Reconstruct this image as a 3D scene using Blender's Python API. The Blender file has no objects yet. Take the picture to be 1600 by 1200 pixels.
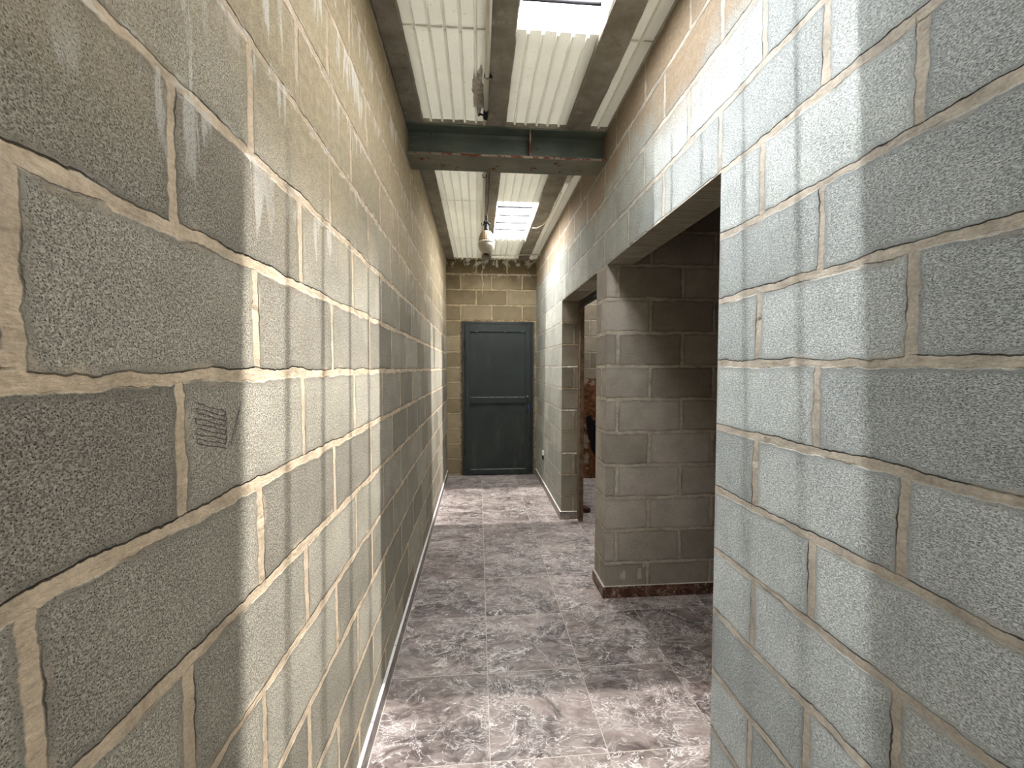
import bpy, bmesh, math, random
from mathutils import Vector, noise as mnoise
random.seed(7)
S = bpy.context.scene
C = S.collection
PI = math.pi

# ------------------------------------------------------------------ camera
cd = bpy.data.cameras.new('camera'); cam = bpy.data.objects.new('camera', cd); C.objects.link(cam)
cd.sensor_width = 36.0; cd.sensor_fit = 'HORIZONTAL'
cd.lens = 645.7 / 1600 * 36.0
cd.clip_start = 0.02; cd.clip_end = 300
EYE = 1.402
cam.location = (0, 0, EYE)
cam.rotation_euler = (PI / 2 - 0.0386, 0, -0.0813)
S.camera = cam
S.view_settings.view_transform = 'Standard'
S.view_settings.look = 'None'
S.view_settings.gamma = 1.0
S.view_settings.use_curve_mapping = False
S.view_settings.exposure = 0.95

# ------------------------------------------------------------------ world: bright hazy sky
W = bpy.data.worlds.new('sky'); S.world = W; W.use_nodes = True
bg = W.node_tree.nodes['Background']
bg.inputs['Color'].default_value = (0.93, 0.97, 1.0, 1)
bg.inputs['Strength'].default_value = 1.6

# layout constants (metres)
A = -0.4075          # left wall face
B = 0.7625           # right wall face
BT = 0.918           # back face of right wall
YE = 5.41            # end wall face
YB = -3.2            # wall behind the camera
H = 2.80             # ceiling
YM = 2.535           # centre line of the steel beam
SKX0, SKX1 = 0.168, 0.515
SKY = [(-2.02, -1.02), (0.84, 1.78), (3.585, 4.59)]

def area(name, loc, sx, sy, power, color, rot=(0, 0, 0), spread=PI):
    l = bpy.data.lights.new(name, 'AREA'); l.shape = 'RECTANGLE'; l.size = sx; l.size_y = sy
    l.energy = power; l.color = color; l.spread = spread
    o = bpy.data.objects.new(name, l); C.objects.link(o); o.location = loc; o.rotation_euler = rot
    return o
HT = 34.0            # the sunlit haze far above the roof; the ribbed sheets let it through as a fan across the corridor
DZ = HT - H
FAN = 1.0
area('haze_band', (0.3, 2.55, HT), 38, 0.58, 118000 * FAN, (1.0, 0.975, 0.93))
area('haze_glow', (0.3 + math.tan(math.radians(23)) * DZ, 2.55, HT), 12, 0.58, 72000 * FAN, (1.0, 0.975, 0.93), (0, math.radians(23), 0))
tx = math.tan(math.radians(31.5)) * DZ
o = area('low_sun_haze', (0.3 - tx, 2.55, HT), 4.0, 0.58, 9000 * FAN, (1.0, 0.975, 0.93))
o.rotation_euler = (0, -math.radians(31.5), 0)
for i, (y0, y1) in enumerate(SKY):      # soft daylight on each roof light; the first, behind the viewer, is added fill
    area('daylight', ((SKX0 + SKX1) / 2, (y0 + y1) / 2, 2.93), SKX1 - SKX0 - .01, y1 - y0 - .01, (20, 11, 24)[i], (0.95, 0.98, 1.0))
area('daylight', (1.9, 4.55, 2.86), 0.5, 0.8, 20, (0.95, 0.97, 1.0))      # lamp added under an unseen roof light to brighten the second side room

# ------------------------------------------------------------------ node helpers
class NT:
    def __init__(s, name):
        s.m = bpy.data.materials.new(name); s.m.use_nodes = True; s.t = s.m.node_tree
        s.b = s.t.nodes['Principled BSDF']; s.out = s.t.nodes['Material Output']
    def n(s, typ, **kw):
        x = s.t.nodes.new(typ)
        for k, v in kw.items(): setattr(x, k, v)
        return x
    def put(s, sock, v):
        if hasattr(v, 'is_output') or isinstance(v, bpy.types.NodeSocket): s.t.links.new(v, sock)
        else:
            if isinstance(v, (tuple, list)) and len(v) == 3 and sock.type == 'RGBA': v = (*v, 1)
            sock.default_value = v
    def m_(s, op, a, b=0.0, c=0.0, clamp=False):
        x = s.n('ShaderNodeMath', operation=op, use_clamp=clamp)
        s.put(x.inputs[0], a); s.put(x.inputs[1], b); s.put(x.inputs[2], c); return x.outputs[0]
    def add(s, a, b): return s.m_('ADD', a, b)
    def sub(s, a, b): return s.m_('SUBTRACT', a, b)
    def mul(s, a, b): return s.m_('MULTIPLY', a, b)
    def sstep(s, v, lo, hi, o0=0.0, o1=1.0):
        x = s.n('ShaderNodeMapRange', interpolation_type='SMOOTHSTEP')
        for i, q in enumerate((v, lo, hi, o0, o1)): s.put(x.inputs[i], q)
        return x.outputs[0]
    def mix(s, f, a, b, blend='MIX'):
        x = s.n('ShaderNodeMix', data_type='RGBA', blend_type=blend)
        s.put(x.inputs[0], f); s.put(x.inputs[6], a); s.put(x.inputs[7], b); return x.outputs[2]
    def vmul(s, v, k):
        x = s.n('ShaderNodeVectorMath', operation='MULTIPLY'); s.put(x.inputs[0], v); s.put(x.inputs[1], k); return x.outputs[0]
    def vadd(s, v, k):
        x = s.n('ShaderNodeVectorMath', operation='ADD'); s.put(x.inputs[0], v); s.put(x.inputs[1], k); return x.outputs[0]
    def scale(s, c, f):
        x = s.n('ShaderNodeVectorMath', operation='SCALE'); s.put(x.inputs[0], c); s.put(x.inputs[3], f); return x.outputs[0]
    def xyz(s, a, b, c=0.0):
        x = s.n('ShaderNodeCombineXYZ')
        s.put(x.inputs[0], a); s.put(x.inputs[1], b); s.put(x.inputs[2], c); return x.outputs[0]
    def sep(s, v):
        x = s.n('ShaderNodeSeparateXYZ'); s.put(x.inputs[0], v); return x.outputs
    def noise(s, v, sc, det=2.0, rough=0.55, dist=0.0):
        x = s.n('ShaderNodeTexNoise'); s.put(x.inputs['Vector'], v); x.inputs['Scale'].default_value = sc
        x.inputs['Detail'].default_value = det; x.inputs['Roughness'].default_value = rough
        x.inputs['Distortion'].default_value = dist; return x.outputs['Fac']
    def noisec(s, v, sc, det=2.0):
        x = s.n('ShaderNodeTexNoise'); s.put(x.inputs['Vector'], v); x.inputs['Scale'].default_value = sc
        x.inputs['Detail'].default_value = det; return x.outputs['Color']
    def voro(s, v, sc, feat='F1'):
        x = s.n('ShaderNodeTexVoronoi', feature=feat); s.put(x.inputs['Vector'], v); x.inputs['Scale'].default_value = sc
        return x.outputs['Distance']
    def white(s, v):
        x = s.n('ShaderNodeTexWhiteNoise', noise_dimensions='3D'); s.put(x.inputs['Vector'], v); return x.outputs
    def bump(s, h, dist=1.0, strength=1.0):
        x = s.n('ShaderNodeBump'); x.inputs['Distance'].default_value = dist; x.inputs['Strength'].default_value = strength
        s.put(x.inputs['Height'], h); s.t.links.new(x.outputs[0], s.b.inputs['Normal'])
    def uv(s):
        return s.n('ShaderNodeTexCoord').outputs['UV']
    def obj(s):
        return s.n('ShaderNodeTexCoord').outputs['Object']
    def col(s, c, rough=0.8, metal=0.0, spec=0.3):
        s.put(s.b.inputs['Base Color'], c); s.put(s.b.inputs['Roughness'], rough)
        s.put(s.b.inputs['Metallic'], metal); s.b.inputs['Specular IOR Level'].default_value = spec
        return s.m

def srgb(r, g, b):
    f = lambda c: (c / 255 / 12.92) if c / 255 <= 0.04045 else ((c / 255 + 0.055) / 1.055) ** 2.4
    return (f(r), f(g), f(b))

# ------------------------------------------------------------------ concrete block material
def block_mat(name, c_lo, c_hi, mortar, wash, wash_lo, wash_hi, wash_amt, eff=0.0, eff_z=(1.7, 2.2), eff_s=(26, 3.6, 1), eff_m=0.43, aniso=1.0, rough_wall=1.0,
              grain=1.0, crack=1.0, hw=0.0098, low_col=None, low_z=1.2, black_mark=None, warm=None):
    n = NT(name); P = n.uv()
    x, y, _ = n.sep(P)
    # ragged outline of the joints
    w1 = n.sub(n.noise(P, 6.0, 2), 0.5); w2 = n.sub(n.noise(n.vadd(P, (7.3, 1.7, 0)), 7.0, 2), 0.5)
    w3 = n.sub(n.noise(P, 38.0, 3), 0.5)
    u = n.add(x, n.add(n.mul(w1, 0.016), n.mul(w3, 0.013)))
    v = n.add(y, n.add(n.mul(w2, 0.020), n.mul(w3, 0.012)))
    row = n.m_('FLOOR', n.m_('DIVIDE', v, 0.2))
    fv = n.sub(v, n.mul(row, 0.2))
    par = n.m_('FLOORED_MODULO', row, 2.0)
    u2 = n.sub(u, n.mul(par, 0.2))
    colm = n.m_('FLOOR', n.m_('DIVIDE', u2, 0.4))
    fu = n.sub(u2, n.mul(colm, 0.4))
    dv = n.m_('MINIMUM', fv, n.sub(0.2, fv)); du = n.m_('MINIMUM', fu, n.sub(0.4, fu))
    rnd = n.white(n.xyz(row, colm, 3.3))
    rv = rnd[0]
    hwv = n.add(hw, n.mul(n.sub(n.noise(P, 4.3, 2), 0.5), 0.015))
    d = n.m_('MINIMUM', n.sub(dv, hwv), n.sub(du, n.mul(hwv, 1.0)))
    mort = n.sstep(d, -0.0014, 0.0016, 1.0, 0.0)
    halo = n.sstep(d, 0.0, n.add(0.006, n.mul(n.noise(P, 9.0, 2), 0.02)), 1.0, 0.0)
    # grain of the block face
    PA = n.vmul(P, (1 / aniso, aniso ** .5, 1)); g1 = n.noise(PA, 430.0, 2.0, 0.75)
    g2 = n.noise(n.vadd(PA, (3.1, 9.2, 0)), 190.0, 2.0, 0.6)
    vo = n.voro(n.vadd(PA, n.scale(n.noisec(P, 120, 1), 0.004)), 300.0)
    pits = n.mul(n.sstep(vo, 0.10, 0.42, 1.0, 0.0), n.sstep(g2, 0.40, 0.55))
    gg = n.add(n.mul(g1, 0.65), n.mul(g2, 0.35))
    gr = n.sstep(gg, 0.39, 0.61, 1.0 - 0.55 * grain, 1.0 + 0.50 * grain)
    big = n.noise(n.vadd(P, (0.5, 4.0, 0)), 1.1, 4, 0.6)
    med = n.noise(P, 7.0, 4, 0.65)
    tone = n.add(n.mul(rv, 0.55), n.mul(big, 0.45))
    base = n.mix(n.sstep(tone, 0.2, 0.8), c_lo, c_hi)
    base = n.scale(base, n.sstep(med, 0.2, 0.8, 0.85, 1.13))
    smooth = n.m_('MULTIPLY', halo, 0.75)
    gre = n.add(n.mul(gr, n.sub(1.0, smooth)), smooth)
    base = n.scale(base, gre)
    base = n.mix(n.mul(pits, n.mul(0.75 * grain, n.sub(1.0, smooth))), base, (0.018, 0.017, 0.015))
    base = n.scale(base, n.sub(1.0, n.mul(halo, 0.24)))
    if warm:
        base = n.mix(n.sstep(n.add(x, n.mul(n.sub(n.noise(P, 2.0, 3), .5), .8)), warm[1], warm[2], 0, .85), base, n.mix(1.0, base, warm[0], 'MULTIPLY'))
    # upper courses blend to a second tone, a stain on the left and end walls
    wm = n.mul(n.sstep(n.add(y, n.mul(n.sub(n.noise(P, 1.6, 4, 0.6), 0.5), 0.9)), wash_lo, wash_hi), wash_amt)
    washc = n.scale(wash, n.sstep(n.noise(P, 45.0, 4, 0.7), 0.25, 0.75, 0.78, 1.15))
    base = n.mix(wm, base, washc)
    mc = n.scale(mortar, n.sstep(n.noise(n.vadd(P, (11, 3, 0)), 14.0, 5, 0.7), 0.2, 0.8, 0.62, 1.25))
    mc = n.scale(mc, n.sstep(n.noise(P, 150.0, 3, 0.7), 0.3, 0.7, 0.86, 1.1))
    # squeezed out mortar smears beyond the joint here and there
    smear = n.mul(n.sstep(d, 0.0, 0.014, 1.0, 0.0), n.sstep(n.noise(n.vadd(P, (2, 8, 0)), 10.0, 3), 0.52, 0.66))
    m2 = n.m_('MAXIMUM', mort, n.mul(smear, 0.55))
    base = n.mix(m2, base, mc)
    # open crack along the top edge of the bed joint and one side of the perpend
    ck = n.m_('ABSOLUTE', n.sub(fv, n.add(n.sub(0.2, n.mul(hwv, 0.0)), n.mul(hwv, -1.0))))
    ck2 = n.m_('ABSOLUTE', n.sub(fv, hwv)); ck3 = n.m_('ABSOLUTE', n.sub(fu, hwv))
    cka = n.mul(n.sstep(ck2, 0.0007, 0.0020, 1.0, 0.0), n.sstep(n.noise(P, 4.5, 3), 0.44, 0.54))
    ckb = n.mul(n.sstep(ck3, 0.0006, 0.0020, 1.0, 0.0), n.sstep(n.noise(n.vadd(P, (5, 5, 0)), 5.0, 3), 0.52, 0.60))
    ckc = n.mul(n.sstep(ck, 0.0006, 0.0018, 1.0, 0.0), n.sstep(n.noise(n.vadd(P, (15, 5, 0)), 5.0, 3), 0.50, 0.60))
    cr = n.m_('MAXIMUM', cka, n.m_('MAXIMUM', ckb, ckc))
    base = n.mix(n.mul(cr, 0.75 * crack), base, (0.03, 0.024, 0.018))
    if eff > 0:      # white salt runs
        st = n.noise(n.vmul(n.vadd(P, n.scale(n.noisec(P, 5, 2), .03)), eff_s), 1.0, 5, 0.68, 0.4)
        top = n.sstep(fv, 0.02, 0.17, 0.0, 0.13)                      # runs start under a bed joint and fade downwards
        sm = n.sstep(n.add(st, top), 0.63, 0.71)
        sm = n.mul(sm, n.sstep(n.noise(n.vadd(P, (1, 2, 0)), 1.7, 3), eff_m, eff_m + 0.14))
        sm = n.mul(sm, n.sstep(y, eff_z[0], eff_z[1]))
        ed = n.mul(n.sstep(dv, hw + 0.014, hw, 0.0, 1.0), n.sstep(n.noise(n.vmul(P, (20, 60, 1)), 1.0, 4), 0.54, 0.64))
        ed = n.mul(ed, n.sstep(y, eff_z[0], eff_z[1]))
        base = n.mix(n.mul(n.m_('MAXIMUM', sm, ed), eff), base, srgb(214, 210, 200))
    if low_col:
        lm = n.sstep(n.add(y, n.mul(n.sub(n.noise(P, 5, 3), 0.5), 0.10)), low_z, low_z + .03, 1.0, 0.0)
        base = n.mix(lm, base, n.mix(n.sstep(n.noise(P, 16, 5, .7), .4, .62), low_col, srgb(70, 52, 34)))
        # flaked plaster and a black mark on the old brick
        base = n.mix(n.mul(lm, n.sstep(n.noise(n.vadd(P, (3, 0, 0)), 7, 4), .56, .62)), base, srgb(140, 124, 102))
    if black_mark:
        dx = n.m_('DIVIDE', n.sub(n.sub(x, black_mark[0]), n.mul(n.sub(y, black_mark[1]), -0.25)), black_mark[2])
        dy = n.m_('DIVIDE', n.sub(y, black_mark[1]), black_mark[3])
        rr = n.add(n.m_('SQRT', n.add(n.mul(dx, dx), n.mul(dy, dy))), n.mul(n.sub(n.noise(P, 14, 3), .5), .7))
        base = n.mix(n.sstep(rr, .85, 1.0, 1.0, 0.0), base, (0.008, 0.007, 0.007))
    h = n.mul(mort, -0.0030)
    h = n.add(h, n.mul(cr, -0.0035 * crack))
    h = n.add(h, n.mul(n.mul(n.sub(1.0, m2), pits), -0.0014 * rough_wall))
    h = n.add(h, n.mul(n.mul(n.sub(1.0, mort), gg), 0.0015 * rough_wall))
    h = n.add(h, n.mul(n.mul(mort, n.noise(n.vmul(P, (40, 90, 1)), 1.0, 4, .65)), 0.0024))
    h = n.add(h, n.mul(n.sub(rv, 0.5), 0.003))
    h = n.add(h, n.mul(smear, 0.0018))
    n.bump(h, 1.0, 1.0)
    return n.col(base, 0.92, 0.0, 0.15)

M = {}
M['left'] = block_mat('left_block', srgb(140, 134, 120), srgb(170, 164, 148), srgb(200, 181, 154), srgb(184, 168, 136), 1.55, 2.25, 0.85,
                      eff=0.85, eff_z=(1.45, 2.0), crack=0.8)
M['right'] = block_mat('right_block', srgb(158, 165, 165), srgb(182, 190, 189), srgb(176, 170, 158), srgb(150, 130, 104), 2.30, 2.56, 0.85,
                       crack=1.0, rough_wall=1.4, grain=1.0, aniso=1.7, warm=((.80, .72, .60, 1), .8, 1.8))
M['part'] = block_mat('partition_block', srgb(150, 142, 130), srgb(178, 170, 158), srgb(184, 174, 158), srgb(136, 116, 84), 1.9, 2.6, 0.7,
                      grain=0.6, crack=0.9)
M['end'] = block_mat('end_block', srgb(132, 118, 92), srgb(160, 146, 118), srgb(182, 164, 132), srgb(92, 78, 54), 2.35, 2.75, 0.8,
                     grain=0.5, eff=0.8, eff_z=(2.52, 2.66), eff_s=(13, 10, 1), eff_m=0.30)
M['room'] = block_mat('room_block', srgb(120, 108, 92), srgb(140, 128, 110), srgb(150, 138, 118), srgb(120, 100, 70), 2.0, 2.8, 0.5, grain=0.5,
                      low_col=srgb(122, 76, 46), low_z=1.27, black_mark=(1.47, .50, .085, .34))

M['dark'] = block_mat('darkened_block', srgb(70, 62, 52), srgb(84, 76, 64), srgb(90, 80, 66), srgb(60, 50, 40), 1.9, 2.6, 0.4, grain=0.5)  # side room blocks darkened so that less light bounces around the room
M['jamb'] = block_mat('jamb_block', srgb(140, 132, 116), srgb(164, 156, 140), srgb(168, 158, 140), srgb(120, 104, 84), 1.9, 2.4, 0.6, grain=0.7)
# floor: brown marbled porcelain tiles
n = NT('marble_tile'); P = n.uv(); x, y, _ = n.sep(P)
T = 0.431
cu = n.m_('FLOOR', n.m_('DIVIDE', x, T)); cv = n.m_('FLOOR', n.m_('DIVIDE', y, T))
fu = n.sub(x, n.mul(cu, T)); fv = n.sub(y, n.mul(cv, T))
rn = n.white(n.xyz(cu, cv, 1.0))
Q = n.vadd(P, n.scale(rn[1], 13.0))
warp = n.scale(n.noisec(Q, 2.6, 4), 0.34)
Q2 = n.vadd(n.vmul(Q, (1.0, 1.7, 1)), warp)
cloud = n.noise(Q2, 3.2, 6, 0.62, 0.6)
fine = n.noise(Q2, 14.0, 6, 0.68, 0.8)
base = n.mix(n.sstep(cloud, 0.37, 0.70), srgb(64, 51, 48), srgb(150, 135, 128))
base = n.mix(n.sstep(fine, 0.35, 0.70, 0.0, 0.65), base, srgb(176, 164, 156))
dk = n.sstep(n.noise(n.vadd(Q2, (4, 2, 0)), 5.0, 5, 0.7, 1.2), 0.53, 0.66)
base = n.mix(n.mul(dk, 0.7), base, srgb(52, 40, 38))
def vein(sc, w, off, thr):
    a = n.m_('ABSOLUTE', n.sub(n.noise(n.vadd(Q2, off), sc, 5, 0.62, 1.1), 0.5))
    return n.mul(n.sstep(a, 0.0, w, 1.0, 0.0), n.sstep(n.noise(n.vadd(Q2, (off[1], off[0], 0)), 4.0, 2), thr, thr + 0.14))
vn = n.m_('MAXIMUM', vein(3.0, 0.009, (1, 2, 0), 0.38), n.m_('MAXIMUM', n.mul(vein(7.0, 0.014, (5, 3, 0), 0.42), 0.85), n.mul(vein(15.0, 0.024, (8, 1, 0), 0.42), 0.75)))
base = n.mix(n.mul(vn, 0.95), base, srgb(238, 232, 228))
base = n.scale(base, n.sstep(rn[0], 0.0, 1.0, 0.86, 1.10))
dust = n.noise(P, 1.7, 5, 0.65)
base = n.mix(n.sstep(dust, 0.45, 0.75, 0.02, 0.30), base, srgb(176, 166, 156))
gd = n.m_('MINIMUM', n.m_('MINIMUM', fu, n.sub(T, fu)), n.m_('MINIMUM', fv, n.sub(T, fv)))
gm = n.sstep(gd, 0.0011, 0.0024, 1.0, 0.0)
base = n.mix(gm, base, srgb(190, 180, 168))
n.bump(n.add(n.mul(gm, -0.0012), n.mul(n.noise(P, 3.0, 2), 0.0006)))
M['floor'] = n.col(base, n.sstep(dust, 0.4, 0.7, 0.42, 0.62), 0.0, 0.4)

def skirt_mat(name, c0, c1, top):
    n = NT(name); P = n.obj()
    Q = n.vadd(P, n.scale(n.noisec(P, 7, 3), 0.2))
    b = n.mix(n.sstep(n.noise(Q, 11, 5, .65, .8), .36, .64), c0, c1)
    a = n.m_('ABSOLUTE', n.sub(n.noise(Q, 9, 4, .6, 1.0), .5))
    b = n.mix(n.sstep(a, 0, .02, .7, 0), b, srgb(196, 180, 160))
    nz = n.sep(n.n('ShaderNodeNewGeometry').outputs['Normal'])[2]
    b = n.mix(n.sstep(nz, .6, .8), b, top)
    return n.col(b, 0.4, 0, 0.4)
M['skirt'] = skirt_mat('dark_marble_skirting', srgb(66, 40, 30), srgb(112, 78, 60), srgb(196, 190, 180))
M['skirtg'] = skirt_mat('grey_marble_skirting', srgb(96, 88, 86), srgb(136, 126, 120), srgb(214, 212, 206))

# ceiling sheet, white enamelled, a little grimy
n = NT('white_ribbed_sheet'); P = n.obj()
b = n.mix(n.sstep(n.noise(P, 2.5, 4, .6), .3, .7), srgb(200, 197, 186), srgb(214, 212, 202))
b = n.mix(n.sstep(n.noise(n.vmul(P, (7, 2.0, 1)), 1, 4, .6), .52, .76, 0, .3), b, srgb(184, 176, 156))
b = n.mix(n.sstep(n.noise(P, 60, 2, .6), .66, .72, 0, .6), b, srgb(150, 142, 126))
n.bump(n.mul(n.noise(P, 14, 3), .0015))
M['sheet'] = n.col(b, 0.5, 0, 0.35)
tl = n.n('ShaderNodeBsdfTranslucent'); n.put(tl.inputs['Color'], (.95, .95, .90)); mx = n.n('ShaderNodeMixShader'); mx.inputs[0].default_value = .095  # translucent share added so the sheets pass fill light down
n.t.links.new(n.b.outputs[0], mx.inputs[1]); n.t.links.new(tl.outputs[0], mx.inputs[2]); n.t.links.new(mx.outputs[0], n.out.inputs['Surface'])
n = NT('rough_concrete'); P = n.obj()
b = n.mix(n.sstep(n.noise(P, 5, 5, .65), .3, .7), srgb(132, 126, 114), srgb(168, 162, 150))
b = n.mix(n.sstep(n.noise(P, 24, 5, .7), .55, .75, 0, .6), b, srgb(92, 84, 74))
b = n.mix(n.sstep(n.noise(n.vadd(P, (4, 4, 0)), 9, 4, .6), .6, .7, 0, .55), b, srgb(188, 182, 170))
b = n.mix(n.sstep(n.voro(P, 70), .06, .12, .7, 0), b, (0.03, 0.028, 0.024))
n.bump(n.add(n.mul(n.noise(P, 30, 5, .7), .005), n.mul(n.noise(P, 160, 3), .0012)))
M['concrete'] = n.col(b, 0.93, 0, 0.15)
n = NT('pale_plaster'); P = n.obj()
b = n.mix(n.sstep(n.noise(P, 25, 5, .7), .35, .65), srgb(168, 162, 150), srgb(234, 230, 222))
n.bump(n.mul(n.noise(P, 50, 5, .7), .004)); M['plaster'] = n.col(b, .9, 0, .2)
n = NT('brown_render'); P = n.obj()
b = n.mix(n.sstep(n.noise(P, 25, 5, .7), .35, .65), srgb(104, 84, 60), srgb(160, 138, 108))
n.bump(n.mul(n.noise(P, 60, 5, .7), .006)); M['render'] = n.col(b, .95, 0, .1)

# steel beam: grey green primer, dirt, rust where the paint has chipped
def steel(name, c0, c1, rust_amt, dirt=.5):
    n = NT(name); P = n.obj()
    b = n.mix(n.sstep(n.noise(P, 3.5, 5, .6), .3, .7), c0, c1)
    b = n.mix(n.sstep(n.noise(n.vmul(P, (4, 30, 30)), 1, 5, .65), .5, .74, 0, dirt), b, srgb(150, 142, 122))
    r = n.sstep(n.noise(P, 13, 5, .7), 1 - rust_amt, 1.03 - rust_amt)
    b = n.mix(r, b, n.mix(n.noise(P, 60, 3), srgb(84, 36, 26), srgb(120, 66, 44)))
    n.bump(n.mul(n.noise(P, 20, 4), .001))
    return n.col(b, n.sstep(r, 0, 1, .55, .9), 0.0, 0.35)
M['beam'] = steel('primed_steel', srgb(92, 104, 100), srgb(112, 122, 112), .34)
M['beamlow'] = steel('dirty_primed_steel', srgb(104, 106, 94), srgb(134, 132, 116), .38, .8)
M['rust'] = steel('rusty_edge', srgb(150, 140, 122), srgb(120, 108, 92), .50, .6)
n = NT('door_paint'); P = n.obj()
b = n.mix(n.sstep(n.noise(P, 2.2, 4, .6), .3, .7), srgb(29, 35, 34), srgb(39, 46, 43))
b = n.mix(n.sstep(n.noise(n.vmul(P, (5, 5, 1.3)), 1, 5, .65), .52, .75, 0, .25), b, srgb(96, 96, 84))
n.bump(n.mul(n.noise(P, 4, 3), .002)); M['door'] = n.col(b, n.sstep(n.noise(P, 7, 3), .3, .7, .38, .55), 0.0, .45)
n = NT('door_highlight_and_weld'); P = n.obj()
b = n.mix(n.sstep(n.noise(P, 30, 4, .6), .3, .7), srgb(70, 82, 84), srgb(140, 142, 134)); M['dooredge'] = n.col(b, .5, 0, .4)
n = NT('brown_steel'); P = n.obj()
b = n.mix(n.sstep(n.noise(P, 20, 4, .6), .3, .7), srgb(78, 62, 48), srgb(112, 92, 72)); M['brown'] = n.col(b, .6, 0, .3)
def plain(name, c, r=.5, metal=0., v=.12, sc=30):
    n = NT(name); P = n.obj()
    c2 = tuple(min(1, k * (1 + v)) for k in c); c1 = tuple(k * (1 - v) for k in c)
    return n.col(n.mix(n.noise(P, sc, 4, .6), c1, c2), r, metal, .4)
M['black'] = plain('black_rubber_and_shade', (0.012, 0.012, 0.013), .5)
M['pvc'] = plain('white_pvc', srgb(226, 222, 208), .4, 0, .12, 12)
M['wire'] = plain('pale_wire', srgb(205, 196, 176), .5)
M['chrome'] = plain('worn_metal', (0.6, 0.6, 0.58), .3, 1.0)
M['blue'] = plain('blue_plastic', srgb(22, 64, 130), .4)
M['darkred'] = plain('dark_red_brown', srgb(70, 34, 28), .7)
M['graphite'] = plain('pencil_mark', (0.035, 0.03, 0.032), .8)
M['splash'] = plain('dried_white_paint', srgb(178, 174, 164), .8, 0, .2, 60)
n = NT('frosted_glass'); M['glass'] = n.col(srgb(176, 170, 154), .6, 0, .3)
n = NT('dusty_amber_glass'); P = n.obj(); M['amber'] = n.col(n.mix(n.noise(P, 40, 3), srgb(120, 100, 76), srgb(172, 154, 126)), .55, 0, .3)
# translucent roof-light sheet
n = NT('translucent_sheet'); P = n.obj()
tr = n.n('ShaderNodeBsdfTransparent'); tl = n.n('ShaderNodeBsdfTranslucent'); mx = n.n('ShaderNodeMixShader')
c = n.mix(n.sstep(n.noise(P, 16, 5, .65, 1.5), .3, .7), (.80, .80, .84, 1), (.96, .96, .98, 1))
n.put(tl.inputs['Color'], c); n.put(tr.inputs['Color'], c)
mx.inputs[0].default_value = .45
n.t.links.new(tr.outputs[0], mx.inputs[1]); n.t.links.new(tl.outputs[0], mx.inputs[2]); n.t.links.new(mx.outputs[0], n.out.inputs['Surface'])
bp = n.n('ShaderNodeBump'); bp.inputs['Distance'].default_value = .004; n.put(bp.inputs['Height'], n.noise(P, 22, 5, .7, 1)); n.t.links.new(bp.outputs[0], tl.inputs['Normal'])
M['skylight'] = n.m

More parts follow.
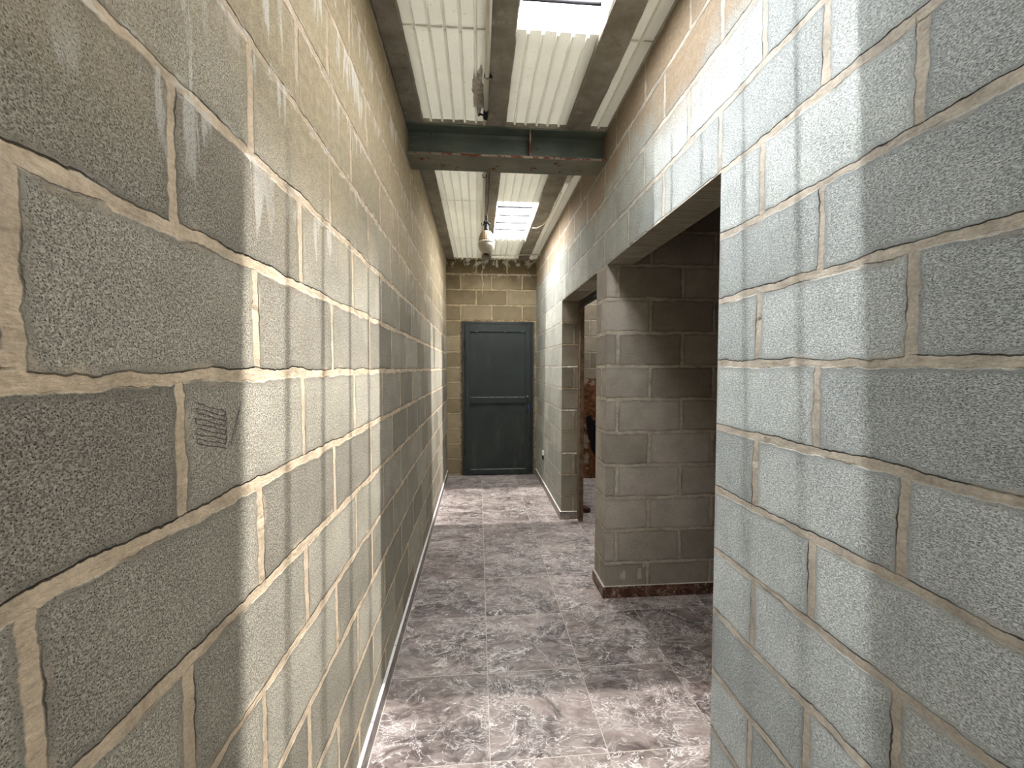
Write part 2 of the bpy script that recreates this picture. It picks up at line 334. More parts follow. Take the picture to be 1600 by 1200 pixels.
# ------------------------------------------------------------------ mesh helpers
class MB:
    def __init__(s): s.v = []; s.f = []; s.smooth = []
    def box(s, x0, x1, y0, y1, z0, z1):
        b = len(s.v)
        s.v += [(x0, y0, z0), (x1, y0, z0), (x1, y1, z0), (x0, y1, z0), (x0, y0, z1), (x1, y0, z1), (x1, y1, z1), (x0, y1, z1)]
        s.f += [tuple(b + i for i in q) for q in ((0, 3, 2, 1), (4, 5, 6, 7), (0, 1, 5, 4), (1, 2, 6, 5), (2, 3, 7, 6), (3, 0, 4, 7))]
        return s
    def quad(s, *p):
        b = len(s.v); s.v += list(p); s.f.append(tuple(range(b, b + len(p)))); return s
    def tube(s, pts, r, seg=10, cap=True):
        pts = [Vector(p) for p in pts]; rings = []
        rr = r if isinstance(r, (list, tuple)) else [r] * len(pts)
        up = None
        for i, p in enumerate(pts):
            t = (pts[min(i + 1, len(pts) - 1)] - pts[max(i - 1, 0)]).normalized()
            if up is None:
                up = Vector((0, 0, 1)) if abs(t.z) < .9 else Vector((1, 0, 0))
            a = t.cross(up).normalized(); bb = a.cross(t).normalized(); up = bb
            base = len(s.v)
            for k in range(seg):
                an = 2 * PI * k / seg
                s.v.append(tuple(p + (a * math.cos(an) + bb * math.sin(an)) * rr[i]))
            rings.append(base)
        for i in range(len(rings) - 1):
            for k in range(seg):
                k2 = (k + 1) % seg
                s.f.append((rings[i] + k, rings[i] + k2, rings[i + 1] + k2, rings[i + 1] + k)); s.smooth.append(len(s.f) - 1)
        if cap:
            s.f.append(tuple(rings[0] + k for k in reversed(range(seg)))); s.f.append(tuple(rings[-1] + k for k in range(seg)))
        return s
    def lathe(s, cx, cy, prof, seg=28, flute=0.0, nf=14):
        rings = []
        for (r, z) in prof:
            base = len(s.v); rings.append(base)
            for k in range(seg):
                an = 2 * PI * k / seg
                q = r * (1 + (flute * math.cos(nf * an) if flute else 0))
                s.v.append((cx + q * math.cos(an), cy + q * math.sin(an), z))
        for i in range(len(rings) - 1):
            for k in range(seg):
                k2 = (k + 1) % seg
                s.f.append((rings[i] + k, rings[i] + k2, rings[i + 1] + k2, rings[i + 1] + k)); s.smooth.append(len(s.f) - 1)
        s.f.append(tuple(rings[0] + k for k in reversed(range(seg)))); s.f.append(tuple(rings[-1] + k for k in range(seg)))
        return s
    def build(s, name, mat, parent=None, bevel=0.0, uvo=None):
        me = bpy.data.meshes.new(name); me.from_pydata(s.v, [], s.f)
        bm = bmesh.new(); bm.from_mesh(me); bmesh.ops.recalc_face_normals(bm, faces=bm.faces); bm.to_mesh(me); bm.free()
        me.update()
        for i in s.smooth: me.polygons[i].use_smooth = True
        if uvo is not None:
            uvl = me.uv_layers.new(name='UVMap')
            for p in me.polygons:
                nn = p.normal; ax, ay, az = abs(nn.x), abs(nn.y), abs(nn.z)
                for li in p.loop_indices:
                    c = me.vertices[me.loops[li].vertex_index].co
                    if az > ax and az > ay: q = (c.y - uvo[0], 0.1 + 0.02 * (c.x - B)) if uvo[2] == 'wall' else (c.x - uvo[0], c.y - uvo[1])
                    elif ax > ay: q = (c.y - uvo[0], c.z - uvo[1])
                    else: q = (c.x - uvo[3] if len(uvo) > 3 else c.x - uvo[0], c.z - uvo[1])
                    uvl.data[li].uv = q
        me.materials.append(mat)
        o = bpy.data.objects.new(name, me); C.objects.link(o)
        if parent is not None: o.parent = parent
        if bevel > 0:
            md = o.modifiers.new('bevel', 'BEVEL'); md.width = bevel; md.segments = 2; md.limit_method = 'ANGLE'
        return o
def tag(o, label=None, cat=None, group=None, kind=None):
    if label: o['label'] = label
    if cat: o['category'] = cat
    if group: o['group'] = group
    if kind: o['kind'] = kind
    return o
def empty(name, label=None, cat=None, group=None, kind=None):
    o = bpy.data.objects.new(name, None); C.objects.link(o); o.empty_display_size = .1
    return tag(o, label, cat, group, kind)
def struct(o): o['kind'] = 'structure'; return o

# ------------------------------------------------------------------ the setting
TOP = 3.02
# UV origins: bed joints on whole multiples of 0.2 m, perpends every 0.4 m
ROW_L = 1.389 - 1.4; ROW_R = 1.413 - 1.4
m = MB(); m.box(A - .2, A, YB - .2, YE + .2, -.1, TOP)
wall_left = struct(m.build('wall_left', M['left'], uvo=(0.3995 - 0.2, ROW_L, 'wall')))
tag(wall_left, 'long grey concrete block wall with tan mortar on the left of the corridor', 'wall')
m = MB()
m.box(B, BT, YB - .2, 1.265, -.1, TOP)
m.box(B, BT, 1.265, 3.74, 2.016, TOP)
m.box(B, BT, 3.74, YE + .2, -.1, TOP)
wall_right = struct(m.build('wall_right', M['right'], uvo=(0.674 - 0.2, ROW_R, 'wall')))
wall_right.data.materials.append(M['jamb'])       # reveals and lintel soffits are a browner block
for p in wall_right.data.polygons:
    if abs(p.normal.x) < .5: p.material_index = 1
tag(wall_right, 'bluish grey concrete block wall with two doorways on the right of the corridor', 'wall')
m = MB(); m.box(B + .0015, 4.45, 2.42, 2.635, -.1, 2.014); m.box(BT, 4.45, 2.42, 2.635, 2.014, TOP)
part = struct(m.build('wall_partition', M['part'], uvo=(2.42 + .1, ROW_R, 'wall', B + .27)))
tag(part, 'block partition wall end standing between the two doorways', 'wall')
m = MB(); m.box(A - .2, BT, YE, YE + .2, -.1, TOP)
struct(tag(m.build('wall_end', M['end'], uvo=(-0.223, ROW_R, 'wall')), 'brownish block wall around the dark metal door at the corridor end', 'wall'))
m = MB(); m.box(A - .2, BT, YB - .2, YB, -.1, TOP)
struct(tag(m.build('wall_back', M['right'], uvo=(0, ROW_R, 'wall')), 'block wall behind the viewer', 'wall'))
# side rooms
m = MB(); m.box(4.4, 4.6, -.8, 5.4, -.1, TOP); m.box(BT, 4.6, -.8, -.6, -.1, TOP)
struct(tag(m.build('wall_side_room', M['dark'], uvo=(0.1, ROW_R, 'wall')), 'block wall inside the near side room, coloured dark to keep it dim', 'wall'))
m = MB(); m.box(BT, 4.6, 5.12, 5.32, -.1, TOP)
struct(tag(m.build('wall_brick', M['room'], uvo=(0, 0, 'wall')), 'old orange brown wall seen through the far doorway', 'wall'))
m = MB(); m.box(A - .2, 4.6, YB - .2, YE + .2, -.12, 0)
fl = struct(m.build('floor', M['floor'], uvo=(0.038, 1.427 - 4 * T if False else 1.420 - 8 * 0.431, 'floor')))
tag(fl, 'brown marbled tile floor with white veins', 'floor')
# unseen light blockers added above the ribbed sheets, plus the side room roof
m = MB()
zc0, zc1 = 2.87, 2.90
for x0, x1, yy in ((-.309, .048, -2.025), (-.309, .048, .7925), (-.309, .048, 1.795), (-.309, .048, YM), (-.309, .048, 3.585), (-.309, .048, 4.59), (.654, B, .7925), (.654, B, 1.80), (.654, B, YM), (.164, .519, YM)):
    m.box(x0, x1, yy - .006, yy + .006, 2.8262, 2.866)      # battens added over the sheet joints to stop light leaking in
for j in ((A - .02, -.300), (.043, .169), (.514, .660), (B - .004, BT)): m.box(j[0], j[1], YB - .2, YE + .2, 2.869, 2.90)
m.box(A - .2, BT, YE - .006, YE + .2, 2.828, 2.9); m.box(A - .2, BT, YB - .2, YB + .004, 2.84, 2.9)
m.box(BT, 4.6, -.8, 4.15, zc0, zc1); m.box(BT, 1.65, 4.15, 4.95, zc0, zc1); m.box(2.15, 4.6, 4.15, 4.95, zc0, zc1); m.box(BT, 4.6, 4.95, 5.4, zc0, zc1)
struct(tag(m.build('ceiling', M['concrete']), 'added light blocking battens above the ribbed sheets and the side room roof', 'ceiling'))
rl = MB(); rl.box(1.63, 2.17, 4.13, 4.97, 2.902, 2.905)  # unseen sheet added over the roof hole to soften incoming light
struct(tag(rl.build('ceiling_sheet', M['sheet']), 'unseen pale sheet added over the far side room to soften the light from above', 'ceiling'))
# metal frame of the second doorway
d2 = struct(tag(empty('door_2'), 'brown steel door frame lining the far doorway on the right', 'door frame'))
m = MB(); m.box(.913, .952, 3.665, 3.742, 0, 2.012); m.build('frame_post', M['brown'], d2, .002)
m = MB(); m.box(.913, .952, 2.637, 2.70, 0, 2.012); m.build('frame_post', M['brown'], d2, .002)
m = MB(); m.box(.913, .952, 2.70, 3.665, 1.955, 2.012); m.build('frame_head', M['black'], d2, .002)  # head coloured black for the shade of the unlit room
# skirtings
SH, ST = .072, .013
m = MB(); 
yy = YB
k = 0
while yy < YE - .01:
    y2 = min(yy + .431, YE); m.box(A, A + ST, yy + .0008, y2 - .0008, 0, SH); yy = y2
struct(tag(m.build('baseboard_left', M['skirtg'], bevel=.0012), 'thin grey marble skirting along the left wall', 'baseboard'))
m = MB(); yy = 3.74 - ST
while yy < YE - .01:
    y2 = min(yy + .431, YE); m.box(B - ST, B, yy + .0008, y2 - .0008, 0, SH); yy = y2
m.box(B, .912, 3.74 - ST, 3.74, 0, SH)
struct(tag(m.build('baseboard_right', M['skirtg'], bevel=.0012), 'thin grey marble skirting along the right wall past the far doorway', 'baseboard'))
m = MB(); yy = YB
while yy < 1.26:
    y2 = min(yy + .431, 1.265); m.box(B - ST, B, yy + .0008, y2 - .0008, 0, SH); yy = y2
struct(tag(m.build('baseboard_near', M['skirtg'], bevel=.0012), 'grey skirting along the near right wall', 'baseboard'))
m = MB(); m.box(B - ST, B + .001, 2.42 - ST, 2.50, 0, SH); m.box(B - ST, B + .001, 2.5016, 2.637, 0, SH)
xx = B + .001
for w in (.17, .30, .43, .43, .43, .43):
    m.box(xx + .0008, xx + w - .0008, 2.42 - ST, 2.42, 0, SH); xx += w
struct(tag(m.build('baseboard_partition', M['skirt'], bevel=.0012), 'dark red brown marble skirting around the foot of the partition', 'baseboard'))

# ------------------------------------------------------------------ ceiling: joists, ribbed sheets, roof lights
def ragged(x0, x1, y0, y1, z0, z1, seed, j=.004, step=.035):
    """concrete joist with crumbled lower arrises"""
    m = MB(); nseg = max(2, int((y1 - y0) / step)); prof = []
    for i in range(nseg + 1):
        y = y0 + (y1 - y0) * i / nseg
        f = lambda k: mnoise.noise(Vector((y * 9, seed * 3.1, k))) * j + mnoise.noise(Vector((y * 37, seed, k))) * j * .6
        c = .004 + abs(f(9)) * 1.2
        prof.append([(x0 + f(1), y, z1), (x0 + f(2), y, z0 + c), (x0 + c + f(3) * .6, y, z0 + f(4) * .3), ((x0 + x1) / 2, y, z0 + f(5) * .4),
                     (x1 - c + f(6) * .6, y, z0 + f(7) * .3), (x1 + f(8), y, z0 + c), (x1 + f(10), y, z1)])
    for p in prof: m.v += p
    for i in range(nseg):
        a, b = i * 7, (i + 1) * 7
        for k in range(6): m.f.append((a + k, a + k + 1, b + k + 1, b + k))
        m.f.append((a + 6, a, b, b + 6))
    m.f.append(tuple(range(7))); m.f.append(tuple(reversed(range(nseg * 7, nseg * 7 + 7))))
    return m

JX = [(A + .001, -.308), (.047, .165), (.518, .655)]
JN = ['left wall', 'middle of the ceiling under the pale conduit', 'right side of the roof lights']
for i, (x0, x1) in enumerate(JX):
    for k, (y0, y1) in enumerate(((YB, YM - .002), (YM + .002, YE - .001))):
        o = ragged(x0, x1, y0, y1, H, 2.868, i * 2 + k).build('concrete_joist', M['concrete'])
        lab = [['rough concrete joist against the left wall, nearer than the steel beam', 'rough concrete joist against the left wall, beyond the steel beam'],
               ['concrete joist with the pale conduit along it, nearer than the steel beam', 'concrete joist over the hanging lamp, beyond the steel beam'],
               ['concrete joist right of the big near skylight', 'concrete joist right of the barred far skylight']][i][k]
        tag(o, lab, 'joist', 'concrete ceiling joists')
def panel(x0, x1, y0, y1, ribs):
    prof = [(x0, H + .022)]
    for r in ribs: prof += [(r - .0075, H + .022), (r - .0050, H + .006), (r + .0050, H + .006), (r + .0075, H + .022)]
    prof.append((x1, H + .022))
    m = MB(); t = .0025; nP = len(prof); nseg = max(2, int((y1 - y0) / .08))
    for i in range(nseg + 1):
        y = y0 + (y1 - y0) * i / nseg
        for k, (x, z) in enumerate(prof):
            e = mnoise.noise(Vector((x * 6, y * 2.2, 1.3))) * .0022
            yy = y
            m.v.append((x, yy, z + e))
    for i in range(nseg + 1):
        for k, (x, z) in enumerate(prof):
            v = m.v[i * nP + k]; m.v.append((v[0], v[1], v[2] + t))
    o2 = (nseg + 1) * nP
    for i in range(nseg):
        for k in range(nP - 1):
            a = i * nP + k
            m.f.append((a, a + 1, a + nP + 1, a + nP)); m.f.append((o2 + a, o2 + a + nP, o2 + a + nP + 1, o2 + a + 1))
    for k in range(nP - 1):
        m.f.append((k, o2 + k, o2 + k + 1, k + 1)); e = nseg * nP
        m.f.append((e + k, e + k + 1, o2 + e + k + 1, o2 + e + k))
    for i in range(nseg):
        a = i * nP; m.f.append((a, a + nP, o2 + a + nP, o2 + a)); b = a + nP - 1; m.f.append((b, o2 + b, o2 + b + nP, b + nP))
    return m
ribsL = [-.264, -.200, -.136, -.072, -.008]; ribsM = [.214, .278, .342, .406, .470]; ribsR = [.708]
BL = (-.313, .054); BM = (SKX0 - .009, SKX1 + .009); BR = (.648, B - .0005)
PAN = [
 (BL, ribsL, YB, -2.028, 'white ribbed ceiling sheet of the left bay behind the viewer'),
 (BL, ribsL, -2.028, .7922, 'long white ribbed ceiling sheet of the left bay overhead'),
 (BL, ribsL, .7922, 1.795, 'white ribbed ceiling sheet in the left bay beside the big near skylight'),
 (BL, ribsL, 1.795, YM, 'white ribbed ceiling sheet in the left bay with the plaster smear, before the beam'),
 (BL, ribsL, YM, 3.585, 'white ribbed ceiling sheet in the left bay just beyond the steel beam'),
 (BL, ribsL, 3.585, 4.590, 'white ribbed ceiling sheet in the left bay beside the hanging lamp'),
 (BL, ribsL, 4.590, YE - .001, 'white ribbed ceiling sheet in the left bay touching the end wall'),
 (BM, ribsM, YB, -2.02, 'white ribbed ceiling sheet of the middle bay behind the viewer'),
 (BM, ribsM, -1.02, .84, 'white ribbed ceiling sheet of the middle bay overhead'),
 (BM, ribsM, 1.78, YM, 'white ribbed ceiling sheet between the big near skylight and the steel beam'),
 (BM, ribsM, YM, 3.585, 'white ribbed ceiling sheet between the steel beam and the barred skylight'),
 (BM, ribsM, 4.59, YE - .001, 'short white ribbed ceiling sheet between the barred skylight and the end wall'),
 (BR, ribsR, YB, .7922, 'narrow white ceiling sheet of the right bay behind the viewer'),
 (BR, ribsR, .7922, 1.800, 'narrow white ceiling sheet along the right wall, nearest, before its seam'),
 (BR, ribsR, 1.800, YM, 'narrow white ceiling sheet along the right wall between seam and steel beam'),
 (BR, ribsR, YM, YE - .001, 'narrow white ceiling sheet along the right wall beyond the steel beam'),
]
pans = []
for (x0, x1), ribs, y0, y1, lab in PAN:
    o = panel(x0, x1, y0 + .0008, y1 - .0008, ribs).build('ribbed_ceiling_sheet', M['sheet'])
    tag(o, lab, 'ceiling sheet', 'white ribbed ceiling sheets'); pans.append(o)
# plaster smear on the sheet by the conduit
def blob(cx, cy, rx, ry, z, t, seed, seg=40, j=.35, plane='z'):
    m = MB(); pts = []
    for k in range(seg):
        an = 2 * PI * k / seg
        f = 1 + j * mnoise.noise(Vector((math.cos(an) * 1.6, math.sin(an) * 1.6, seed))) + .4 * j * mnoise.noise(Vector((math.cos(an) * 6, math.sin(an) * 6, seed)))
        pts.append((cx + rx * f * math.cos(an), cy + ry * f * math.sin(an)))
    def P3(q, d):
        if plane == 'z': return (q[0], q[1], z - d)
        if plane == 'y': return (q[0], z - d, q[1])
    m.v += [P3(p, 0) for p in pts] + [P3((cx + (p[0] - cx) * .8, cy + (p[1] - cy) * .8), t) for p in pts] + [P3((cx, cy), t * 1.2)]
    for k in range(seg):
        k2 = (k + 1) % seg
        m.f.append((k, k2, seg + k2, seg + k)); m.f.append((seg + k, seg + k2, 2 * seg))
    m.smooth = list(range(len(m.f)))
    return m
m = blob(.002, 2.20, .034, .165, H + .0215, .013, 3.3, j=.8)
m.build('plaster_smear', M['plaster'], pans[3])

def skylight(y0, y1, bars, label, gap=None):
    r = empty('skylight', label, 'skylight')
    m = MB()
    # translucent corrugated sheet lying just above the joists
    nx = 24; prof = []
    for i in range(nx + 1):
        x = SKX0 - .001 + (SKX1 - SKX0 + .002) * i / nx
        prof.append((x, H + .030 + .003 * math.cos((x - .214) / .064 * 2 * PI)))
    ns = 12
    for k in range(ns + 1):
        y = y0 + (y1 - y0) * k / ns
        for j2, (x, z) in enumerate(prof): m.v.append((x, y, z))
    for k in range(ns):
        for i in range(nx):
            a = k * (nx + 1) + i; m.f.append((a, a + 1, a + nx + 2, a + nx + 1))
    m.smooth = list(range(len(m.f)))
    m.build('translucent_sheet', M['skylight'], r)
    for j, yb in enumerate(bars):
        segs = [(SKX0 + .004, SKX1 - .035)] if not (gap and j == 1) else [(SKX0 + .004, SKX0 + .02), (SKX0 + .03, SKX0 + .14), (SKX0 + .155, SKX1 - .035)]
        m = MB()
        for x0, x1 in segs: m.tube([(x0, yb, H + .014), (x1, yb, H + .014)], .0105 if gap else .0085, 10)
        m.build('bar', M['barpaint'], r)
    return r
M['barpaint'] = plain('grey_bar_paint', srgb(70, 70, 74), .5)
skylight(*SKY[1], [.995, 1.19, 1.41, 1.625], 'large near skylight of white translucent sheet, cut by the top of the picture')
skylight(*SKY[2], [3.667, 3.863, 4.055, 4.255], 'far skylight crossed by four thin dark bars near the hanging lamp', gap=True)
skylight(*SKY[0], [], 'added skylight behind the viewer, there for fill light')

# ------------------------------------------------------------------ steel beam
b = empty('steel_beam', 'grey green rusty steel I beam spanning the corridor under the ceiling', 'beam')
Y0, Y1, Z0, Z1 = 2.44, 2.63, 2.622, 2.7985
m = MB(); m.box(A + .001, B - .001, Y0, Y1, Z0, Z0 + .012); m.build('bottom_flange', M['beamlow'], b, .0015)
m = MB(); m.box(A + .001, B - .001, Y0, Y1, Z1 - .011, Z1); m.build('top_flange', M['beam'], b, .0015)
m = MB(); m.box(A + .001, B - .001, YM - .004, YM + .004, Z0 + .012, Z1 - .011)
for s in (-1, 1):      # root fillets
    for z, d in ((Z0 + .012, 1), (Z1 - .011, -1)):
        m.quad((A + .001, YM + s * .004, z + d * .014), (B - .001, YM + s * .004, z + d * .014), (B - .001, YM + s * .016, z), (A + .001, YM + s * .016, z))
m.build('web', M['beam'], b)
m = MB(); m.box(.303, .311, Y0 + .006, YM - .004, Z0 + .012, Z1 - .011); m.build('stiffener', M['rust'], b, .001)
# chipped, lighter arris of the bottom flange
m = MB(); nn = 60
for i in range(nn):
    x0 = A + .001 + (B - A - .002) * i / nn; x1 = A + .001 + (B - A - .002) * (i + 1) / nn
    h0 = .0145 + .002 * mnoise.noise(Vector((x0 * 20, 0, 0))); h1 = .0145 + .002 * mnoise.noise(Vector((x1 * 20, 0, 0)))
    m.quad((x0, Y0 - .0012, Z0 + .001), (x1, Y0 - .0012, Z0 + .001), (x1, Y0 - .0012, Z0 + h1 - .002), (x0, Y0 - .0012, Z0 + h0 - .002))
    m.quad((x0, Y0 - .0012, Z0 + h0 - .002), (x1, Y0 - .0012, Z0 + h1 - .002), (x1, Y0 + .004, Z0 + .0135), (x0, Y0 + .004, Z0 + .0135))
m.build('rusty_edge', M['rust'], b)
# cement packing over the flange
o = ragged(A + .002, B - .002, Y0 - .006, Y0 + .03, H - .006, H + .03, 44, .004, .012)
m = MB(); nn = 90
for i in range(nn + 1):
    x = A + .002 + (B - A - .004) * i / nn
    f = lambda k: mnoise.noise(Vector((x * 22, k, .5))) * .004 + mnoise.noise(Vector((x * 70, k, .5))) * .002
    m.v += [(x, Y0 - .003 + f(1), H + .021), (x, Y0 - .004 + f(2), H - .004 + f(3)), (x, Y0 + .02, H - .0015)]
for i in range(nn):
    a = i * 3; m.f += [(a, a + 1, a + 4, a + 3), (a + 1, a + 2, a + 5, a + 4)]
m.build('cement_packing', M['concrete'], b)

# ------------------------------------------------------------------ conduits, cables and lamp
c1 = empty('electrical_conduit', 'pale conduit pipe along the middle joist, ending in black tape before the beam', 'conduit')
m = MB(); m.tube([(.047, YB + .02, 2.788), (.046, 1.0, 2.788), (.046, 1.9, 2.787), (.045, 2.28, 2.785)], .0115, 12); m.build('pipe', M['pvc'], c1)
m = MB(); m.tube([(.045, 2.27, 2.785), (.044, 2.345, 2.784)], .013, 12)
m.tube([(.044, 2.30, 2.784), (.030, 2.315, 2.780), (.015, 2.31, 2.783), (.006, 2.335, 2.79)], .0055, 8); m.build('black_tape', M['black'], c1)
m = MB(); m.tube([(.044, 2.345, 2.784), (.040, 2.42, 2.79)], .008, 8); m.build('pipe_stub', M['pvc'], c1)
m = MB(); m.tube([(.034, 2.02, 2.797), (.034, 2.02, 2.782), (.046, 2.02, 2.775), (.059, 2.02, 2.782), (.062, 2.02, 2.797)], .003, 8)
m.tube([(.062, 2.02, 2.79), (.070, 2.028, 2.785)], .005, 8); m.build('clamp', M['black'], c1)
c2 = empty('electrical_conduit', 'thin pale conduit beside the black lamp cable, beyond the steel beam', 'conduit')
m = MB(); m.tube([(.048, 2.64, 2.789), (.049, 3.4, 2.789), (.052, 4.2, 2.789), (.053, 5.1, 2.789)], .008, 12); m.build('pipe', M['pvc'], c2)
for yy in (3.05, 4.05):
    m = MB(); m.tube([(.036, yy, 2.80), (.038, yy, 2.781), (.049, yy, 2.777), (.060, yy, 2.781), (.066, yy, 2.799)], .003, 8); m.build('clamp', M['black'], c2)
def sag(p, q, nseg, s=0.0, wob=.003, seed=0):
    p, q = Vector(p), Vector(q); out = []
    for i in range(nseg + 1):
        t = i / nseg; v = p.lerp(q, t); v.z -= s * 4 * t * (1 - t)
        v += Vector((mnoise.noise(Vector((t * 7, seed, 0))), 0, mnoise.noise(Vector((t * 7, seed, 5))) * .4)) * wob
        out.append(v)
    return out
LX, LY = .078, 3.84
lamp = empty('hanging_lamp', 'dusty egg shaped glass lamp hanging on a black cable beyond the steel beam', 'lamp')
m = MB(); m.tube(sag((.080, 2.64, 2.79), (.088, 3.55, 2.79), 14, 0, .010, 2) + sag((.086, 3.62, 2.785), (LX, LY - .01, 2.735), 4, .006, .002, 1), .0042, 8)
m.build('cable', M['black'], lamp)
m = MB(); m.tube([(LX, LY, 2.792), (LX - .006, LY, 2.77), (LX + .004, LY, 2.74), (LX, LY, 2.70)], .005, 8)
m.tube([(LX - .022, LY, 2.742), (LX - .008, LY, 2.726), (LX + .012, LY - .005, 2.735), (LX + .026, LY, 2.722), (LX + .018, LY, 2.708)], .009, 8)
m.tube([(LX - .020, LY - .004, 2.728), (LX - .026, LY, 2.708)], .006, 8); m.build('hook', M['black'], lamp)
m = MB(); m.lathe(LX, LY, [(.018, 2.715), (.020, 2.70), (.017, 2.688), (.021, 2.672), (.024, 2.655)], 20); m.build('socket', M['black'], lamp)
m = MB(); m.lathe(LX, LY, [(.024, 2.656), (.042, 2.646), (.056, 2.626), (.066, 2.596), (.071, 2.568), (.073, 2.548)], 84, .018, 21); m.build('ribbed_shade', M['amber'], lamp)
m = MB(); m.lathe(LX, LY, [(.073, 2.550), (.076, 2.532), (.074, 2.510), (.067, 2.488), (.054, 2.469), (.036, 2.455), (.018, 2.449)], 40); m.build('frosted_globe', M['glass'], lamp)
m = MB(); m.lathe(LX, LY, [(.074, 2.555), (.0785, 2.552), (.0785, 2.546), (.074, 2.543)], 40); m.build('rim', M['pvc'], lamp)
m = MB(); m.lathe(LX, LY, [(.020, 2.449), (.022, 2.442), (.014, 2.436)], 16)
m.tube([(LX - .01, LY, 2.443), (LX - .028, LY, 2.446)], .007, 8); m.tube([(LX + .01, LY, 2.441), (LX + .03, LY, 2.438)], .0055, 8); m.build('bottom_clip', M['darkred'], lamp)
m = MB(); m.tube([(.142, 5.15, 2.788), (.45, 5.11, 2.788), (.7615, 5.07, 2.788)], .0075, 10)
tag(m.build('thin_conduit', M['pvc']), 'thin white pipe crossing under the ceiling just before the end wall', 'conduit')
m = MB(); m.tube([(.672, 2.64, 2.795), (.672, 3.10, 2.795), (.672, 3.125, 2.798), (.672, 3.135, 2.804)], [.016, .016, .012, .004], 14)
tag(m.build('plastic_tube', M['pvc']), 'short white round ended tube in the right bay behind the steel beam', 'tube')
m = MB()
m.tube([(.662, 3.30, 2.80), (.664, 3.55, 2.794), (.655, 3.78, 2.788), (.625, 3.98, 2.775), (.575, 4.05, 2.765), (.53, 4.05, 2.764)], .0038, 8)
tag(m.build('loose_wire', M['wire']), 'curled white wire end hanging under the joist by the barred skylight', 'wire')
m = MB(); yw = YE - .008
pts = [(.062, 2.792), (.054, 2.74), (.062, 2.69), (.052, 2.62), (.050, 2.56), (.062, 2.52), (.066, 2.47), (.056, 2.42), (.050, 2.36)]
m.tube([(x, yw, z) for x, z in pts], .0032, 6); m.tube([(x + .006 * (-1) ** i, yw - .004, z + .01) for i, (x, z) in enumerate(pts[:7])], .0028, 6)
tag(m.build('loose_wire', M['wire']), 'twisted pale wires dangling down the end wall above the door', 'wire')

# ------------------------------------------------------------------ end door
d = struct(tag(empty('door_1'), 'dark grey green metal door with two panels at the corridor end', 'door'))
F0, F1, FZ = -.208, .719, 2.002
yf = YE
m = MB(); m.box(F0, F0 + .036, yf - .035, yf, 0, FZ); m.build('frame_post', M['door'], d, .003)
m = MB(); m.box(F1 - .032, F1, yf - .035, yf, 0, FZ); m.build('frame_post', M['door'], d, .003)
m = MB(); m.box(F0 + .036, F1 - .032, yf - .035, yf, FZ - .030, FZ); m.build('frame_head', M['door'], d, .003)
leaf = empty('leaf'); leaf.parent = d
L0, L1 = F0 + .041, F1 - .037
m = MB(); y0 = yf - .046; y1 = yf - .012
m.box(L0, -.103, y0, y1, .012, FZ - .035); m.box(.612, L1, y0, y1, .012, FZ - .035)
m.box(-.103, .612, y0, y1, 1.872, FZ - .035); m.box(-.103, .612, y0, y1, .945, 1.018); m.box(-.103, .612, y0, y1, .012, .074)
o = m.build('leaf_frame', M['door'], d, .0025)
m = MB(); m.box(-.106, .615, yf - .022, yf - .016, 1.016, 1.875); m.build('upper_panel', M['door'], d)
m = MB(); m.box(-.106, .615, yf - .022, yf - .016, .072, .947); m.build('lower_panel', M['door'], d)
bpy.data.objects.remove(leaf)
m = MB()
for z in (1.0185, .0745): m.box(-.100, .609, y0 - .0015, yf - .022, z, z + .007)  # highlights along the panel sills, put in as paler strips
m.build('sill_highlight', M['dooredge'], d, .001)
m = MB()
for x in (-.02, .35, .57): m.box(x - .014, x + .014, y0 - .001, y0 + .012, 1.866, 1.876)
m.build('weld_spot', M['dooredge'], d)
hd = MB(); hd.box(.625, .655, y0 - .006, y0, .80, 1.045); hn = hd.build('handle_plate', M['black'], d, .002)
hd = MB(); hd.tube([(.640, y0 - .006, .915), (.640, y0 - .045, .915), (.640, y0 - .05, .90), (.640, y0 - .048, .845)], .0085, 10); hd.build('lever', M['blue'], hn)
hd = MB(); hd.lathe(.640, 0, [(.004, 0)] * 2, 8)
hd = MB(); hd.tube([(.640, y0 - .006, 1.032), (.640, y0 - .014, 1.032)], .010, 14); hd.build('lock_cylinder', M['chrome'], hn)
for z in (.32, 1.72):
    m = MB(); m.tube([(F0 + .038, y0 - .006, z - .05), (F0 + .038, y0 - .006, z + .05)], .008, 10); m.build('hinge', M['door'], d)
for z in (.12, .48):
    m = MB(); m.tube([(F1 - .034, y0 - .004, z - .035), (F1 - .034, y0 - .004, z + .035)], .006, 8); m.build('bolt', M['door'], d)
# rough render around the frame
def jag(pts_in, off, seed, y, t):
    m = MB(); N = len(pts_in)
    for i, (x, z, nx, nz) in enumerate(pts_in):
        w = off * (1 + .55 * mnoise.noise(Vector((x * 14, z * 14, seed))) + .3 * mnoise.noise(Vector((x * 45, z * 45, seed))))
        m.v += [(x, y, z), (x, y - t, z), (x + nx * w * .7, y - t * .7, z + nz * w * .7), (x + nx * w, y + .001, z + nz * w)]
    for i in range(N - 1):
        a = i * 4
        for k in range(3): m.f.append((a + k, a + k + 1, a + k + 5, a + k + 4))
    return m
pts = [(F0, .0 + i * .03, -1, 0) for i in range(67)] + [(F0 + (F1 - F0) * i / 30, FZ, 0, 1) for i in range(31)] + [(F1, 1.98 - i * .03, 1, 0) for i in range(67)]
jag(pts, .026, 2.2, YE, .010).build('render_surround', M['render'], d)

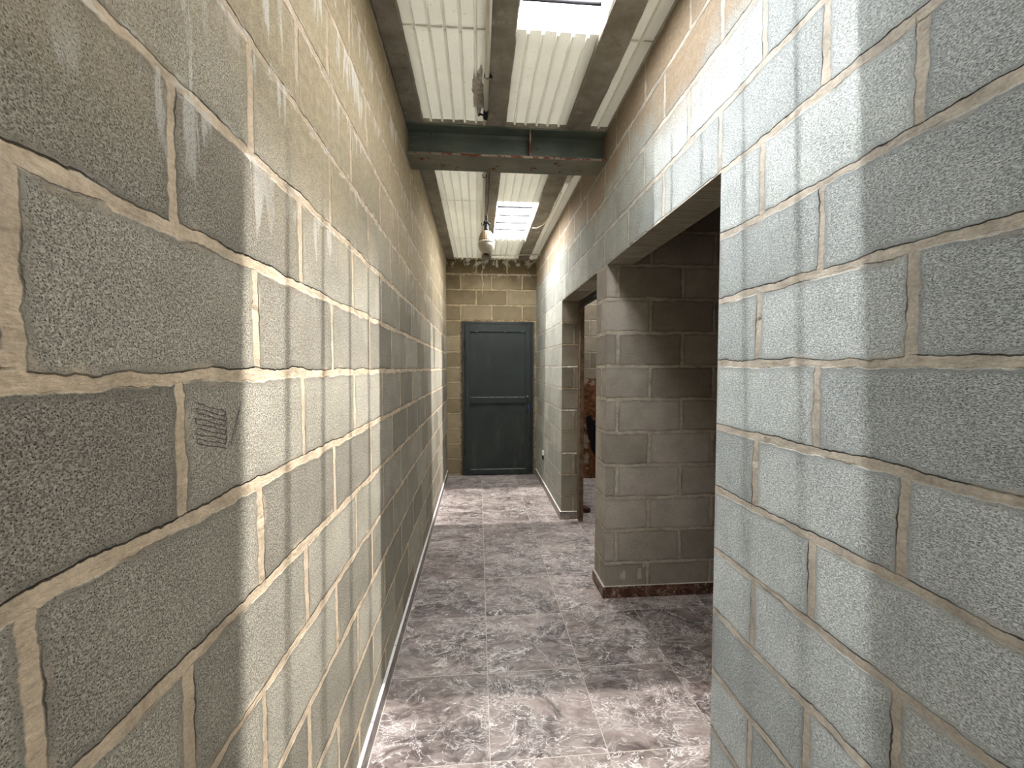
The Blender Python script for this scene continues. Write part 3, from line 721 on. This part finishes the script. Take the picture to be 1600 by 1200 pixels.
# ------------------------------------------------------------------ small things
ob = empty('outlet_box', 'small white cable outlet low on the right wall near the end door', 'outlet box')
m = MB(); m.box(B - .022, B, 4.73, 4.775, .385, .44); m.build('box', M['pvc'], ob, .004)
m = MB(); m.tube([(B - .012, 4.752, .388), (B - .016, 4.75, .36), (B - .010, 4.752, .335)], .010, 8); m.build('cable_stub', M['black'], ob)
bm_ = MB(); bm_.box(-.03, .03, -.055, .055, 0, .045)
o = bm_.build('brick_fragment', M['darkred'], None, .006); o.location = (1.035, 3.93, 0); o.rotation_euler = (0, 0, .4)
tag(o, 'small broken piece of red brown brick on the floor inside the far doorway', 'brick fragment')
# mortar lumps squeezed out of the joints of the far door jamb
for j in range(9):
    z = ROW_R + .2 * (j + 1); m = MB(); nn = 16
    for i in range(nn + 1):
        x = B + .006 + .135 * i / nn
        w = .0045 + .004 * mnoise.noise(Vector((x * 60, j, 0))); h = .006 + .005 * mnoise.noise(Vector((x * 50, j, 4)))
        m.v += [(x, 3.742, z + h), (x, 3.74 - w, z + h * .3), (x, 3.74 - w, z - h * .4), (x, 3.742, z - h)]
    for i in range(nn):
        a = i * 4
        for k in range(3): m.f.append((a + k, a + k + 1, a + k + 5, a + k + 4))
    m.smooth = list(range(len(m.f)))
    m.build('mortar_ridge', M['plaster'] if j in (2, 4, 6) else M['render'], wall_right)
# pencil scribble on the left wall
m = MB()
def ribbon(pts, w):
    for (p, q) in zip(pts[:-1], pts[1:]):
        dx, dz = q[0] - p[0], q[1] - p[1]; l = math.hypot(dx, dz) or 1e-6; nx, nz = -dz / l * w, dx / l * w
        X = A + .0008
        m.quad((X, p[0] - nx, p[1] - nz), (X, q[0] - nx, q[1] - nz), (X, q[0] + nx, q[1] + nz), (X, p[0] + nx, p[1] + nz))
zz = 1.352; pts = []
for i in range(9):
    ya, yb = .628 + .002 * (i % 3), .700 - .002 * (i % 2)
    for t in range(9):
        s = t / 8 if i % 2 == 0 else 1 - t / 8
        pts.append((ya + (yb - ya) * s, zz - .020 * s - .0075 * i + (.0008 if t % 8 else 0) * math.sin(t * 1.1 + i * 2.6)))
ribbon(pts, .0006)
ribbon([(.700, 1.330), (.703, 1.31), (.700, 1.285)], .0008)
ribbon([(.712, 1.275), (.722, 1.30), (.735, 1.325), (.745, 1.345)], .0007); ribbon([(.716, 1.273), (.728, 1.302), (.742, 1.34)], .0005)
m.build('pencil_scribble', M['graphite'], wall_left)
# dried paint on the partition
def splash(cx, cz, rx, rz, seed): return blob(cx, cz, rx, rz, 2.4199, .0012, seed, 18, .3, 'y')
m = MB(); rs = random.Random(5)
def merge(dst, src):
    o0 = len(dst.v); dst.v += src.v; dst.f += [tuple(i + o0 for i in f) for f in src.f]
sq = MB(); sq.v = [(.969, 2.4188, .110), (.996, 2.4188, .106), (.992, 2.4188, .175), (.973, 2.4188, .172)]; sq.f = [(0, 1, 2, 3)]
merge(m, sq)
merge(m, splash(.885, .135, .010, .030, 1)); merge(m, splash(.868, .128, .006, .018, 2)); merge(m, splash(1.01, .20, .010, .02, 6))
for i in range(46):
    q = rs.random(); merge(m, splash(.90 + rs.gauss(.09, .06), .18 + rs.random() * .22, .0012 + .0022 * q, .0012 + .002 * q, i))
m.build('paint_splash', M['splash'], part)
